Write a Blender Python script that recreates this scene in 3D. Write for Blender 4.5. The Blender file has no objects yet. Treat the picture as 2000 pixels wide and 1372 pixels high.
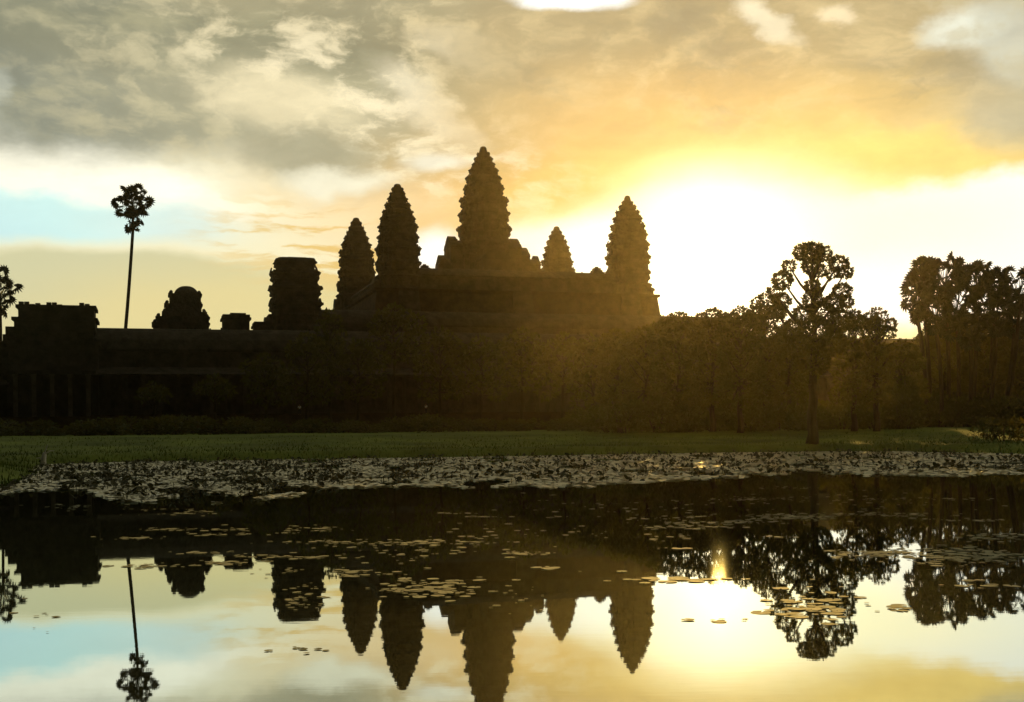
import bpy, math, random
from mathutils import Vector, Matrix, noise
R = math.radians
random.seed(7)
sc = bpy.context.scene

# ------------------------------------------------------------------ camera
F, HOR, ROLL, CAMH = 2300.0, 835.0, 0.0105, 2.0       # focal length and horizon in photo pixels
cam = bpy.data.cameras.new('camera')
co = bpy.data.objects.new('camera', cam)
sc.collection.objects.link(co)
sc.camera = co
cam.sensor_width = 36
cam.lens = F / 2000 * 36
cam.shift_y = (HOR - 686) / 2000
cam.clip_start, cam.clip_end = 0.1, 20000
co.matrix_world = Matrix.Translation((0, 0, CAMH)) @ Matrix.Rotation(R(90), 4, 'X') @ Matrix.Rotation(-ROLL, 4, 'Z')

def unroll(px, py):
    x, y = px - 1000, py - HOR
    c, s = math.cos(ROLL), math.sin(ROLL)
    return x * c - y * s, x * s + y * c
def P(px, py, D):                      # a place seen at that spot of the photo, D metres away
    x, y = unroll(px, py)
    return Vector((x / F * D, D, CAMH - y / F * D))
def W(px, py):                         # a place on the water
    x, y = unroll(px, py)
    D = CAMH * F / y
    return Vector((x / F * D, D, 0))
def AE(px, py):                        # azimuth, elevation in radians
    x, y = unroll(px, py)
    u = math.atan(x / F)
    return u, math.atan(-y / F * math.cos(u))

# ------------------------------------------------------------------ sun, sky, exposure
SUN_AZ, SUN_EL = AE(1398, 506)
sun_dir = Vector((math.sin(SUN_AZ) * math.cos(SUN_EL), math.cos(SUN_AZ) * math.cos(SUN_EL), math.sin(SUN_EL)))
sl = bpy.data.lights.new('sun', 'SUN')
sl.energy, sl.angle, sl.color = 4.5, R(0.55), (1.0, 0.60, 0.14)
so = bpy.data.objects.new('sun', sl)
sc.collection.objects.link(so)
so.rotation_euler = (-sun_dir).to_track_quat('-Z', 'Y').to_euler()
sc.view_settings.view_transform = 'Standard'
sc.view_settings.look = 'None'
sc.view_settings.exposure = 0
sc.view_settings.gamma = 1
sc.cycles.max_bounces = 6
sc.cycles.volume_bounces = 0
sc.cycles.sample_clamp_indirect = 4
sc.cycles.sample_clamp_direct = 8

def lin(c):
    return tuple((v / 255 / 12.92 if v / 255 <= 0.04045 else ((v / 255 + 0.055) / 1.055) ** 2.4) for v in c)

world = bpy.data.worlds.new('World')
sc.world = world
world.use_nodes = True
nt = world.node_tree
nt.nodes.clear()
def N(kind, **kw):
    n = nt.nodes.new(kind)
    for k, v in kw.items():
        setattr(n, k, v)
    return n
def L(a, b):
    nt.links.new(a, b)
def M(op, a, b=None, c=None):
    n = N('ShaderNodeMath', operation=op)
    for i, v in enumerate((a, b, c)):
        if v is None: continue
        if isinstance(v, (int, float)): n.inputs[i].default_value = v
        else: L(v, n.inputs[i])
    return n.outputs[0]
def VM(op, a, b=None):
    n = N('ShaderNodeVectorMath', operation=op)
    for i, v in enumerate((a, b)):
        if v is None: continue
        if isinstance(v, (tuple, Vector)): n.inputs[i].default_value = v
        else: L(v, n.inputs[i])
    return n
def MR(v, a, b, c, d, smooth=True):
    n = N('ShaderNodeMapRange', interpolation_type='SMOOTHSTEP' if smooth else 'LINEAR', clamp=True)
    L(v, n.inputs[0])
    for i, x in enumerate((a, b, c, d)):
        n.inputs[i + 1].default_value = x
    return n.outputs[0]
def NOISE(vec, scale, detail, rough=0.55):
    n = N('ShaderNodeTexNoise')
    n.inputs['Scale'].default_value = scale
    n.inputs['Detail'].default_value = detail
    n.inputs['Roughness'].default_value = rough
    L(vec, n.inputs['Vector'])
    return n
def MIX(fac, a, b, mode='MIX'):
    n = N('ShaderNodeMix', data_type='RGBA', blend_type=mode)
    n.clamp_factor = True
    if isinstance(fac, (int, float)): n.inputs[0].default_value = fac
    else: L(fac, n.inputs[0])
    for s, v in ((6, a), (7, b)):
        if isinstance(v, tuple): n.inputs[s].default_value = (*v[:3], 1)
        else: L(v, n.inputs[s])
    return n.outputs[2]

tc = N('ShaderNodeTexCoord')
sep = N('ShaderNodeSeparateXYZ')
L(tc.outputs['Generated'], sep.inputs[0])
X_, Y_, Z_ = sep.outputs
U = M('ARCTAN2', X_, Y_)
hyp = M('SQRT', M('ADD', M('MULTIPLY', X_, X_), M('MULTIPLY', Y_, Y_)))
V = M('ARCTAN2', Z_, hyp)
cmb = N('ShaderNodeCombineXYZ')
L(U, cmb.inputs[0]); L(V, cmb.inputs[1])
PP = cmb.outputs[0]
# clouds are stretched sideways: noise space has elevation scaled up
st = VM('MULTIPLY', PP, (1.0, 1.7, 1.0)).outputs[0]
w1 = NOISE(st, 7.0, 6, 0.6)
warp = VM('MULTIPLY', VM('SUBTRACT', w1.outputs['Color'], (0.5, 0.5, 0.5)).outputs[0], (0.10, 0.06, 0.0)).outputs[0]
PW = VM('ADD', PP, warp).outputs[0]
warp2 = VM('MULTIPLY', VM('SUBTRACT', w1.outputs['Color'], (0.5, 0.5, 0.5)).outputs[0], (0.07, 0.03, 0.0)).outputs[0]
PS = VM('ADD', PP, warp2).outputs[0]

sky = N('ShaderNodeTexSky', sky_type='NISHITA')
sky.sun_disc = False
sky.sun_elevation = SUN_EL
sky.sun_rotation = SUN_AZ
sky.air_density, sky.dust_density = 1.0, 1.5
base = VM('MULTIPLY', sky.outputs[0], (0.09, 0.09, 0.09)).outputs[0]
col = [base]
def layer(px, py, rx, ry, rot, c, op=1.0, soft=0.3, space=None, gain=1.0, tex=None):
    u, v = AE(px, max(py, 0))
    v += max(0, -py) / F
    if px < 0: u = AE(0, py)[0] + px / F
    if px > 2000: u = AE(2000, py)[0] + (px - 2000) / F
    m = N('ShaderNodeMapping', vector_type='TEXTURE')
    L(space or PW, m.inputs[0])
    m.inputs['Location'].default_value = (u, v, 0)
    m.inputs['Rotation'].default_value = (0, 0, R(rot))
    m.inputs['Scale'].default_value = (rx / F, ry / F, 1)
    d = VM('LENGTH', m.outputs[0]).outputs['Value']
    f = MR(d, 1 - soft, 1 + soft, op, 0.0)
    if tex is not None:
        f = M('MULTIPLY', f, tex)
    col[0] = MIX(f, col[0], tuple(x * gain for x in lin(c)))

fine = NOISE(VM('ADD', VM('MULTIPLY', PP, (1.0, 1.9, 1.0)).outputs[0], warp).outputs[0], 22, 7, 0.6).outputs[0]
mid = NOISE(VM('ADD', VM('MULTIPLY', PP, (1.0, 2.2, 1.0)).outputs[0], warp).outputs[0], 9, 6, 0.58).outputs[0]
streak = NOISE(VM('ADD', VM('MULTIPLY', PS, (1.0, 5.5, 1.0)).outputs[0], (3.1, 0.7, 0)).outputs[0], 13, 5, 0.55).outputs[0]
puff = MR(mid, 0.50, 0.66, 0.0, 1.0)
puff2 = MR(fine, 0.44, 0.68, 0.0, 1.0)
dark = MR(mid, 0.34, 0.52, 1.0, 0.0)
strk = MR(streak, 0.47, 0.58, 0.0, 1.0)

# low warm sky, everywhere
layer(1000, 700, 9000, 420, 0, (238, 226, 168), 0.97, 0.5, PS)
layer(1050, 480, 620, 190, 0, (250, 218, 136), 0.95, 0.6, PS)
layer(620, 480, 200, 130, 10, (252, 244, 205), 0.9, 0.6, PS)
# clear pale gap on the left
layer(60, 420, 600, 100, -3, (208, 243, 236), 1.0, 0.25, PS, gain=1.08)
layer(-700, 420, 700, 120, 0, (196, 230, 234), 1.0, 0.4, PS)
layer(430, 430, 180, 80, 0, (228, 243, 232), 0.8, 0.7, PS)
# pale rim and khaki bank low on the left
layer(120, 520, 560, 40, 4, (252, 243, 200), 0.95, 0.5, PS)
layer(230, 640, 560, 138, 0, (212, 209, 166), 0.95, 0.10, PS)
layer(420, 650, 380, 110, 4, (234, 218, 156), 0.9, 0.5, PS)
# cream band under the deck
layer(130, 285, 900, 75, -7, (255, 251, 228), 1.0, 0.30, PW, gain=1.22)
layer(520, 345, 280, 55, -14, (255, 249, 215), 0.95, 0.5, PW, gain=1.1)
layer(660, 485, 220, 70, -10, (255, 246, 205), 0.9, 0.6, PW)
layer(670, 495, 230, 80, -10, (236, 204, 128), 1.0, 0.6, PS, tex=strk)
# golden veil round the middle and the right
layer(1150, 330, 520, 190, 0, (248, 200, 118), 0.97, 0.6, PS)
layer(1760, 270, 620, 130, 0, (253, 220, 132), 1.0, 0.45, PS)
# grey deck
layer(100, -560, 1500, 805, 0, (156, 158, 139), 1.0, 0.06, PW)
layer(950, -470, 900, 690, 0, (176, 167, 132), 0.9, 0.14, PW)
layer(1650, -520, 1000, 675, 0, (194, 176, 132), 1.0, 0.16, PW)
layer(1000, -3200, 30000, 3000, 0, (158, 154, 132), 1.0, 0.05, PS)
layer(160, 180, 300, 70, 5, (140, 144, 128), 0.7, 0.5, PW)
layer(330, 70, 600, 60, 0, (140, 140, 114), 0.7, 0.6, PW)
layer(330, 160, 700, 150, 0, (180, 174, 138), 0.75, 0.5, PW, tex=puff)
layer(640, 150, 480, 170, 0, (236, 220, 174), 0.9, 0.5, PW, tex=puff2)
layer(250, 120, 420, 130, 0, (172, 168, 138), 0.4, 0.5, PW, tex=puff2)
layer(600, 230, 380, 110, -8, (190, 184, 150), 0.7, 0.6, PW)
layer(760, 230, 330, 120, -20, (254, 240, 200), 1.0, 0.5, PW, tex=puff2)
layer(560, 190, 130, 45, -10, (248, 234, 190), 0.9, 0.6, PW)
layer(620, 305, 110, 44, 0, (180, 176, 146), 0.85, 0.5, PW)
layer(830, 195, 110, 32, -35, (252, 240, 204), 0.8, 0.6, PW)
layer(920, 105, 90, 26, -15, (250, 240, 205), 0.9, 0.6, PW)
layer(855, 320, 55, 18, 0, (255, 250, 224), 0.9, 0.6, PS)
layer(670, 350, 90, 24, 0, (255, 250, 220), 0.9, 0.6, PW)
layer(1050, 170, 190, 90, 0, (226, 206, 152), 0.7, 0.6, PW)
layer(1460, 120, 420, 70, -4, (196, 180, 134), 0.85, 0.5, PW)
layer(1730, 180, 330, 55, -12, (206, 188, 138), 0.85, 0.5, PW)
layer(1960, 190, 130, 90, -30, (190, 186, 158), 0.85, 0.5, PW)
layer(1560, 210, 300, 60, 0, (238, 204, 130), 0.5, 0.7, PS)
layer(1260, 90, 420, 80, -3, (190, 172, 130), 0.85, 0.5, PW)
layer(1230, 230, 330, 80, 0, (228, 188, 122), 0.6, 0.7, PS)
layer(1550, 110, 620, 110, -4, (226, 204, 152), 0.6, 0.5, PW, tex=puff2)
layer(1500, 100, 620, 110, -4, (178, 166, 132), 0.7, 0.5, PW, tex=dark)
# openings in the deck
layer(1110, -2, 125, 26, 0, (255, 255, 246), 1.0, 0.3, PS, gain=1.2)
layer(1500, 22, 80, 24, -40, (252, 240, 204), 0.9, 0.5, PW)
layer(1850, 45, 85, 34, 0, (240, 242, 222), 1.0, 0.45, PW)
layer(1960, 50, 90, 70, -40, (214, 216, 196), 0.8, 0.5, PW)
layer(1930, 60, 150, 90, -30, (196, 190, 158), 0.7, 0.5, PW, tex=puff2)
layer(1640, 30, 30, 14, 0, (250, 232, 190), 0.9, 0.6, PW)
layer(2, 185, 22, 38, 0, (205, 208, 190), 0.5, 0.5, PW)
# overall cloud mottling
shade = MR(fine, 0.25, 0.75, 0.91, 1.10, False)
shade2 = MR(mid, 0.3, 0.7, 0.90, 1.08, False)
cs = N('ShaderNodeCombineXYZ')
sh = M('MULTIPLY', shade, shade2)
for i in range(3): L(sh, cs.inputs[i])
deckmask = MR(V, AE(1000, 520)[1], AE(1000, 330)[1], 0.0, 1.0)
col[0] = MIX(deckmask, col[0], VM('MULTIPLY', col[0], cs.outputs[0]).outputs[0])
# bright clear band beside the sun, with a straight cloud edge on top
layer(1850, 500, 720, 125, 0, (255, 254, 240), 1.0, 0.16, PW, gain=1.12)
layer(1420, 520, 270, 165, 0, (255, 252, 225), 0.95, 0.5, PS, gain=1.5)
layer(1480, 455, 400, 80, 0, (255, 250, 205), 0.8, 0.5, PS, gain=1.25)
layer(850, 495, 60, 40, 0, (255, 255, 246), 0.9, 0.5, PS, gain=1.2)
layer(1060, 500, 140, 60, 0, (255, 250, 225), 0.9, 0.5, PS, gain=1.2)
layer(1160, 500, 90, 70, 0, (255, 254, 236), 0.9, 0.5, PS, gain=1.3)
# the sun's own aureole and the darker sky away from it
nd = VM('NORMALIZE', tc.outputs['Generated']).outputs[0]
dot = VM('DOT_PRODUCT', nd, tuple(sun_dir)).outputs['Value']
ang = M('ARCCOSINE', M('MINIMUM', dot, 1.0))
glow = M('EXPONENT', M('MULTIPLY', M('POWER', M('DIVIDE', ang, R(3.1)), 1.6), -1.0))
gl = N('ShaderNodeCombineXYZ')
for i, k in enumerate((2.4, 1.75, 0.8)): L(M('MULTIPLY', glow, k), gl.inputs[i])
tot = VM('ADD', col[0], gl.outputs[0]).outputs[0]
fall = MR(dot, -0.50, 0.64, 0.012, 1.0)
fv = N('ShaderNodeCombineXYZ')
for i in range(3): L(fall, fv.inputs[i])
tot = VM('MULTIPLY', tot, fv.outputs[0]).outputs[0]
bg = N('ShaderNodeBackground')
L(tot, bg.inputs[0])
bg.inputs[1].default_value = 1.0
out = N('ShaderNodeOutputWorld')
L(bg.outputs[0], out.inputs[0])
world.cycles.sampling_method = 'MANUAL'
world.cycles.sample_map_resolution = 1024

# ------------------------------------------------------------------ helpers
def tag(o, label=None, cat=None, group=None, kind=None):
    if label: o['label'] = label
    if cat: o['category'] = cat
    if group: o['group'] = group
    if kind: o['kind'] = kind
    return o
class MB:
    def __init__(s): s.v, s.f = [], []
    def add(s, vs, fs):
        b = len(s.v)
        s.v += [tuple(v) for v in vs]
        s.f += [tuple(b + i for i in f) for f in fs]
    def box(s, x0, x1, y0, y1, z0, z1, Mx=None):
        vs = [Vector((x, y, z)) for z in (z0, z1) for y in (y0, y1) for x in (x0, x1)]
        if Mx: vs = [Mx @ v for v in vs]
        s.add(vs, [(0, 2, 3, 1), (4, 5, 7, 6), (0, 1, 5, 4), (2, 6, 7, 3), (0, 4, 6, 2), (1, 3, 7, 5)])
    def tube(s, pts, rs, n=8, cap=True):
        b = len(s.v)
        for i, p in enumerate(pts):
            p = Vector(p)
            d = (Vector(pts[min(i + 1, len(pts) - 1)]) - Vector(pts[max(i - 1, 0)])).normalized()
            a = d.orthogonal().normalized() if abs(d.z) < 0.9 else d.cross(Vector((0, 1, 0))).normalized()
            c = d.cross(a)
            for k in range(n):
                t = 2 * math.pi * k / n
                s.v.append(tuple(p + (a * math.cos(t) + c * math.sin(t)) * rs[i]))
        for i in range(len(pts) - 1):
            for k in range(n):
                s.f.append((b + i * n + k, b + i * n + (k + 1) % n, b + (i + 1) * n + (k + 1) % n, b + (i + 1) * n + k))
        if cap:
            s.f.append(tuple(b + k for k in range(n))[::-1])
            s.f.append(tuple(b + (len(pts) - 1) * n + k for k in range(n)))
    def loft(s, rings):                # closed rings with equal counts, capped
        b, n = len(s.v), len(rings[0])
        for r in rings: s.v += [tuple(p) for p in r]
        for i in range(len(rings) - 1):
            for k in range(n):
                s.f.append((b + i * n + k, b + i * n + (k + 1) % n, b + (i + 1) * n + (k + 1) % n, b + (i + 1) * n + k))
        s.f.append(tuple(b + k for k in range(n))[::-1])
        s.f.append(tuple(b + (len(rings) - 1) * n + k for k in range(n)))
    def build(s, name, mat, parent=None, loc=None, smooth=False):
        me = bpy.data.meshes.new(name)
        me.from_pydata(s.v, [], s.f)
        me.materials.append(mat)
        if smooth:
            for p in me.polygons: p.use_smooth = True
        me.update()
        o = bpy.data.objects.new(name, me)
        sc.collection.objects.link(o)
        if loc is not None: o.location = loc
        if parent: o.parent = parent
        return o
def empty(name, loc, rz, label, cat, group=None):
    o = bpy.data.objects.new(name, None)
    o.empty_display_size = 0.5
    sc.collection.objects.link(o)
    o.location = loc
    o.rotation_euler = (0, 0, rz)
    return tag(o, label, cat, group)

def material(name, c1, c2, scale=1.0, rough=0.9, spec=0.15, bump=0.0, bscale=3.0, detail=6, stretch=(1, 1, 1), extra=None):
    m = bpy.data.materials.new(name)
    m.use_nodes = True
    t = m.node_tree
    b = t.nodes['Principled BSDF']
    b.inputs['Roughness'].default_value = rough
    b.inputs['Specular IOR Level'].default_value = spec
    c = t.nodes.new('ShaderNodeTexCoord')
    mp = t.nodes.new('ShaderNodeMapping')
    mp.inputs['Scale'].default_value = stretch
    t.links.new(c.outputs['Object'], mp.inputs[0])
    n = t.nodes.new('ShaderNodeTexNoise')
    n.inputs['Scale'].default_value = scale
    n.inputs['Detail'].default_value = detail
    n.inputs['Roughness'].default_value = 0.65
    t.links.new(mp.outputs[0], n.inputs['Vector'])
    r = t.nodes.new('ShaderNodeValToRGB')
    r.color_ramp.elements[0].position, r.color_ramp.elements[1].position = 0.32, 0.68
    r.color_ramp.elements[0].color = (*c1, 1)
    r.color_ramp.elements[1].color = (*c2, 1)
    t.links.new(n.outputs[0], r.inputs[0])
    t.links.new(r.outputs[0], b.inputs['Base Color'])
    if bump:
        n2 = t.nodes.new('ShaderNodeTexNoise')
        n2.inputs['Scale'].default_value = bscale
        n2.inputs['Detail'].default_value = 5
        t.links.new(mp.outputs[0], n2.inputs['Vector'])
        bp = t.nodes.new('ShaderNodeBump')
        bp.inputs['Distance'].default_value = bump
        t.links.new(n2.outputs[0], bp.inputs['Height'])
        t.links.new(bp.outputs[0], b.inputs['Normal'])
    return m
m_stone = material('weathered_sandstone', (0.045, 0.04, 0.028), (0.11, 0.095, 0.07), 0.5, 0.95, 0.1, 0.25, 1.6)
m_stone2 = material('pale_sandstone', (0.08, 0.07, 0.05), (0.18, 0.15, 0.11), 0.8, 0.95, 0.1, 0.15, 2.0)
m_roof = material('roof_sandstone', (0.035, 0.032, 0.022), (0.09, 0.078, 0.058), 0.6, 0.95, 0.1, 0.15, 2.5)
m_laterite = material('laterite', (0.04, 0.03, 0.02), (0.09, 0.065, 0.04), 0.7, 1.0, 0.05, 0.2, 2.5)
m_bark = material('bark', (0.04, 0.032, 0.022), (0.10, 0.08, 0.055), 3.0, 0.95, 0.1, 0.05, 8.0, stretch=(1, 1, .2))
m_leaf = material('foliage', (0.022, 0.036, 0.010), (0.06, 0.085, 0.022), 0.9, 0.8, 0.25)
m_leaf2 = material('olive_foliage', (0.03, 0.04, 0.010), (0.085, 0.095, 0.025), 0.7, 0.8, 0.25)
for m_ in (m_leaf, m_leaf2):            # thin leaves let the low sun through
    t2 = m_.node_tree
    tr_ = t2.nodes.new('ShaderNodeBsdfTranslucent')
    tr_.inputs[0].default_value = (0.30, 0.24, 0.03, 1)
    mxs = t2.nodes.new('ShaderNodeMixShader')
    mxs.inputs[0].default_value = 0.15
    t2.links.new(t2.nodes['Principled BSDF'].outputs[0], mxs.inputs[1])
    t2.links.new(tr_.outputs[0], mxs.inputs[2])
    t2.links.new(mxs.outputs[0], t2.nodes['Material Output'].inputs[0])
m_palm = material('palm_foliage', (0.02, 0.032, 0.012), (0.055, 0.075, 0.025), 1.5, 0.75, 0.3)
m_skin = material('skin', (0.25, 0.15, 0.09), (0.30, 0.18, 0.11), 5)
m_white = material('white_cotton', (0.62, 0.60, 0.55), (0.72, 0.70, 0.66), 6)
m_cloth = material('dark_trousers', (0.03, 0.03, 0.035), (0.05, 0.05, 0.055), 6)
m_hair = material('black_hair', (0.01, 0.01, 0.01), (0.02, 0.018, 0.015), 6)
m_stump = material('pale_dead_wood', (0.45, 0.43, 0.39), (0.62, 0.60, 0.55), 4)
m_pink = material('pink_petals', (0.55, 0.10, 0.12), (0.7, 0.2, 0.22), 8)
m_pad = material('lily_pad_leaf', (0.28, 0.29, 0.15), (0.52, 0.50, 0.32), 1.3, 0.75, 0.06)
m_mat = material('lily_mat_leaf', (0.38, 0.37, 0.17), (0.64, 0.59, 0.34), 1.1, 0.42, 0.7)
t3 = m_pad.node_tree
oi = t3.nodes.new('ShaderNodeObjectInfo')
hs = t3.nodes.new('ShaderNodeHueSaturation')
mr3 = t3.nodes.new('ShaderNodeMapRange')
t3.links.new(oi.outputs['Random'], mr3.inputs[0])
mr3.inputs[3].default_value, mr3.inputs[4].default_value = 0.55, 1.2
t3.links.new(mr3.outputs[0], hs.inputs['Value'])
pb = t3.nodes['Principled BSDF']
t3.links.new(pb.inputs['Base Color'].links[0].from_socket, hs.inputs['Color'])
t3.links.new(hs.outputs[0], pb.inputs['Base Color'])
m_lotus = material('lotus_leaf', (0.03, 0.035, 0.012), (0.09, 0.085, 0.03), 1.0, 0.7, 0.3)
m_grass = material('grass_blades', (0.055, 0.085, 0.006), (0.14, 0.185, 0.018), 0.2, 0.85, 0.15)

# ------------------------------------------------------------------ ground and water
SHORE = [(-400, -60), (-60, -60), (-34, 0), (-24, 22), (-18.6, 36), (-18.3, 44), (-21.5, 53), (-25.5, 63), (-29, 73), (-24, 76), (-14, 77.5), (0, 80), (12, 83), (22, 84.5), (27, 82), (31, 72), (38, 68), (60, 60), (110, 40), (160, -60)]
def shore_dist(x, y):                  # signed distance: positive on land
    best = 1e9
    ins = False
    pts = SHORE
    n = len(pts)
    for i in range(n):
        ax, ay = pts[i]
        bx, by = pts[(i + 1) % n]
        dx, dy = bx - ax, by - ay
        t = max(0, min(1, ((x - ax) * dx + (y - ay) * dy) / (dx * dx + dy * dy)))
        best = min(best, math.hypot(x - ax - t * dx, y - ay - t * dy))
        if (ay > y) != (by > y) and x < (bx - ax) * (y - ay) / (by - ay) + ax:
            ins = not ins
    return -best if ins else best
def sstep(a, b, x):
    t = max(0, min(1, (x - a) / (b - a)))
    return t * t * (3 - 2 * t)
def ground_z(x, y):
    d = shore_dist(x, y) + 1.6 * (noise.noise(Vector((x * 0.12, y * 0.12, 0)))) + 0.7 * noise.noise(Vector((x * 0.5, y * 0.5, 3)))
    if d < 0: return max(-0.7, d * 0.25)
    z = 0.55 * sstep(0, 3.0, d) + 0.95 * sstep(2, 34, d)
    return z + 0.10 * noise.noise(Vector((x * 0.15, y * 0.15, 9))) * sstep(3, 20, d)
def axis(parts):
    a = []
    for lo, hi, n in parts: a += [lo + (hi - lo) * i / n for i in range(n)]
    return a + [parts[-1][1]]
gx = axis([(-4000, -400, 8), (-400, -90, 16), (-90, -40, 30), (-40, 45, 130), (45, 100, 30), (100, 400, 16), (400, 4000, 8)])
gy = axis([(-4000, -100, 8), (-100, 20, 24), (20, 100, 110), (100, 220, 50), (220, 500, 20), (500, 6000, 14)])
g = MB()
g.v = [(x, y, ground_z(x, y)) for y in gy for x in gx]
nx = len(gx)
g.f = [(j * nx + i, j * nx + i + 1, (j + 1) * nx + i + 1, (j + 1) * nx + i) for j in range(len(gy) - 1) for i in range(nx - 1)]
m_ground = material('grass_ground', (0.055, 0.08, 0.006), (0.15, 0.20, 0.018), 0.14, 0.95, 0.1, 0.06, 3.0)
tag(g.build('ground', m_ground, smooth=True), kind='structure')

mw = bpy.data.materials.new('pond_water')
mw.use_nodes = True
t = mw.node_tree
t.nodes.clear()
def wn(kind, **kw):
    n = t.nodes.new(kind)
    for k, v in kw.items():
        if k in n.inputs: n.inputs[k].default_value = v
        else: setattr(n, k, v)
    return n
c = wn('ShaderNodeTexCoord')
mp1 = wn('ShaderNodeMapping'); mp1.inputs['Scale'].default_value = (0.8, 3.0, 1)
mp1.inputs['Rotation'].default_value = (0, 0, R(8))
mp2 = wn('ShaderNodeMapping'); mp2.inputs['Scale'].default_value = (1.2, 1.6, 1)
n1 = wn('ShaderNodeTexNoise', Scale=2.2, Detail=3.0)
n2 = wn('ShaderNodeTexNoise', Scale=0.35, Detail=2.0)
t.links.new(c.outputs['Object'], mp1.inputs[0]); t.links.new(c.outputs['Object'], mp2.inputs[0])
t.links.new(mp1.outputs[0], n1.inputs['Vector']); t.links.new(mp2.outputs[0], n2.inputs['Vector'])
ad = wn('ShaderNodeMath', operation='MULTIPLY_ADD')
t.links.new(n2.outputs[0], ad.inputs[0]); ad.inputs[1].default_value = 1.6; t.links.new(n1.outputs[0], ad.inputs[2])
bp = wn('ShaderNodeBump', Distance=0.00014, Strength=1.0)
t.links.new(ad.outputs[0], bp.inputs['Height'])
gls = wn('ShaderNodeBsdfGlossy', Roughness=0.012, Color=(0.88, 0.96, 0.92, 1))
t.links.new(bp.outputs[0], gls.inputs['Normal'])
dif = wn('ShaderNodeBsdfDiffuse', Color=(0.012, 0.016, 0.008, 1))
fr = wn('ShaderNodeFresnel', IOR=1.33)
t.links.new(bp.outputs[0], fr.inputs['Normal'])
mrn = wn('ShaderNodeMapRange')
t.links.new(fr.outputs[0], mrn.inputs[0])
for i, v in enumerate((0.02, 0.75, 0.50, 0.93)): mrn.inputs[i + 1].default_value = v
mx = wn('ShaderNodeMixShader')
t.links.new(mrn.outputs[0], mx.inputs[0]); t.links.new(dif.outputs[0], mx.inputs[1]); t.links.new(gls.outputs[0], mx.inputs[2])
wo = wn('ShaderNodeOutputMaterial')
t.links.new(mx.outputs[0], wo.inputs[0])
wm = MB()
wm.add([(-400, -60, 0), (170, -60, 0), (170, 92, 0), (-400, 92, 0)], [(0, 1, 2, 3)])
tag(wm.build('water', mw), kind='structure')

# ------------------------------------------------------------------ the temple
ANG = math.atan2(16, 52.7)
E = Vector((math.cos(ANG), math.sin(ANG), 0))
Nn = Vector((-math.sin(ANG), math.cos(ANG), 0))
CEN = Vector((-7.0, 296, 0))
def TP(a, b, z=0): return CEN + E * a + Nn * b + Vector((0, 0, z))
q = [(1, .30), (.90, .30), (.90, .52), (.76, .52), (.76, .70), (.70, .76), (.52, .76), (.52, .90), (.30, .90), (.30, 1)]
PLAN = []
for k in range(4):
    cs_, sn_ = [(1, 0), (0, 1), (-1, 0), (0, -1)][k]
    PLAN += [(x * cs_ - y * sn_, x * sn_ + y * cs_) for x, y in q]
def ring(r, z, jit=0.0, rnd=None, plan=None):
    o = []
    for x, y in (plan or PLAN):
        rr = r * (1 + (rnd.uniform(-jit, jit) if rnd else 0))
        o.append((x * rr, y * rr, z))
    return o
SQPLAN = []
for k in range(4):
    cs_, sn_ = [(1, 0), (0, 1), (-1, 0), (0, -1)][k]
    SQPLAN += [(x * cs_ - y * sn_, x * sn_ + y * cs_) for x, y in [(.97, -.45), (.97, .45), (.90, .45), (.90, .72), (.84, .72), (.84, .84), (.72, .84), (.72, .90), (.45, .90), (.45, .97)]]
def antefix(mb, x, y, z, w, h, lean):
    d = Vector((x, y, 0)).normalized()
    s = Vector((-d.y, d.x, 0))
    c0 = Vector((x, y, z))
    th = w * 0.5
    pr = [(-w / 2, 0), (w / 2, 0), (w * .55, h * .45), (w * .28, h * .78), (0, h), (-w * .28, h * .78), (-w * .55, h * .45)]
    fr_ = [c0 + s * a + Vector((0, 0, b)) - d * (b * lean) for a, b in pr]
    bk = [p - d * th for p in fr_]
    n = len(pr)
    mb.add(fr_ + bk, [tuple(range(n)), tuple(range(2 * n - 1, n - 1, -1))] + [(i, i + n, (i + 1) % n + n, (i + 1) % n) for i in range(n)])
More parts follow.
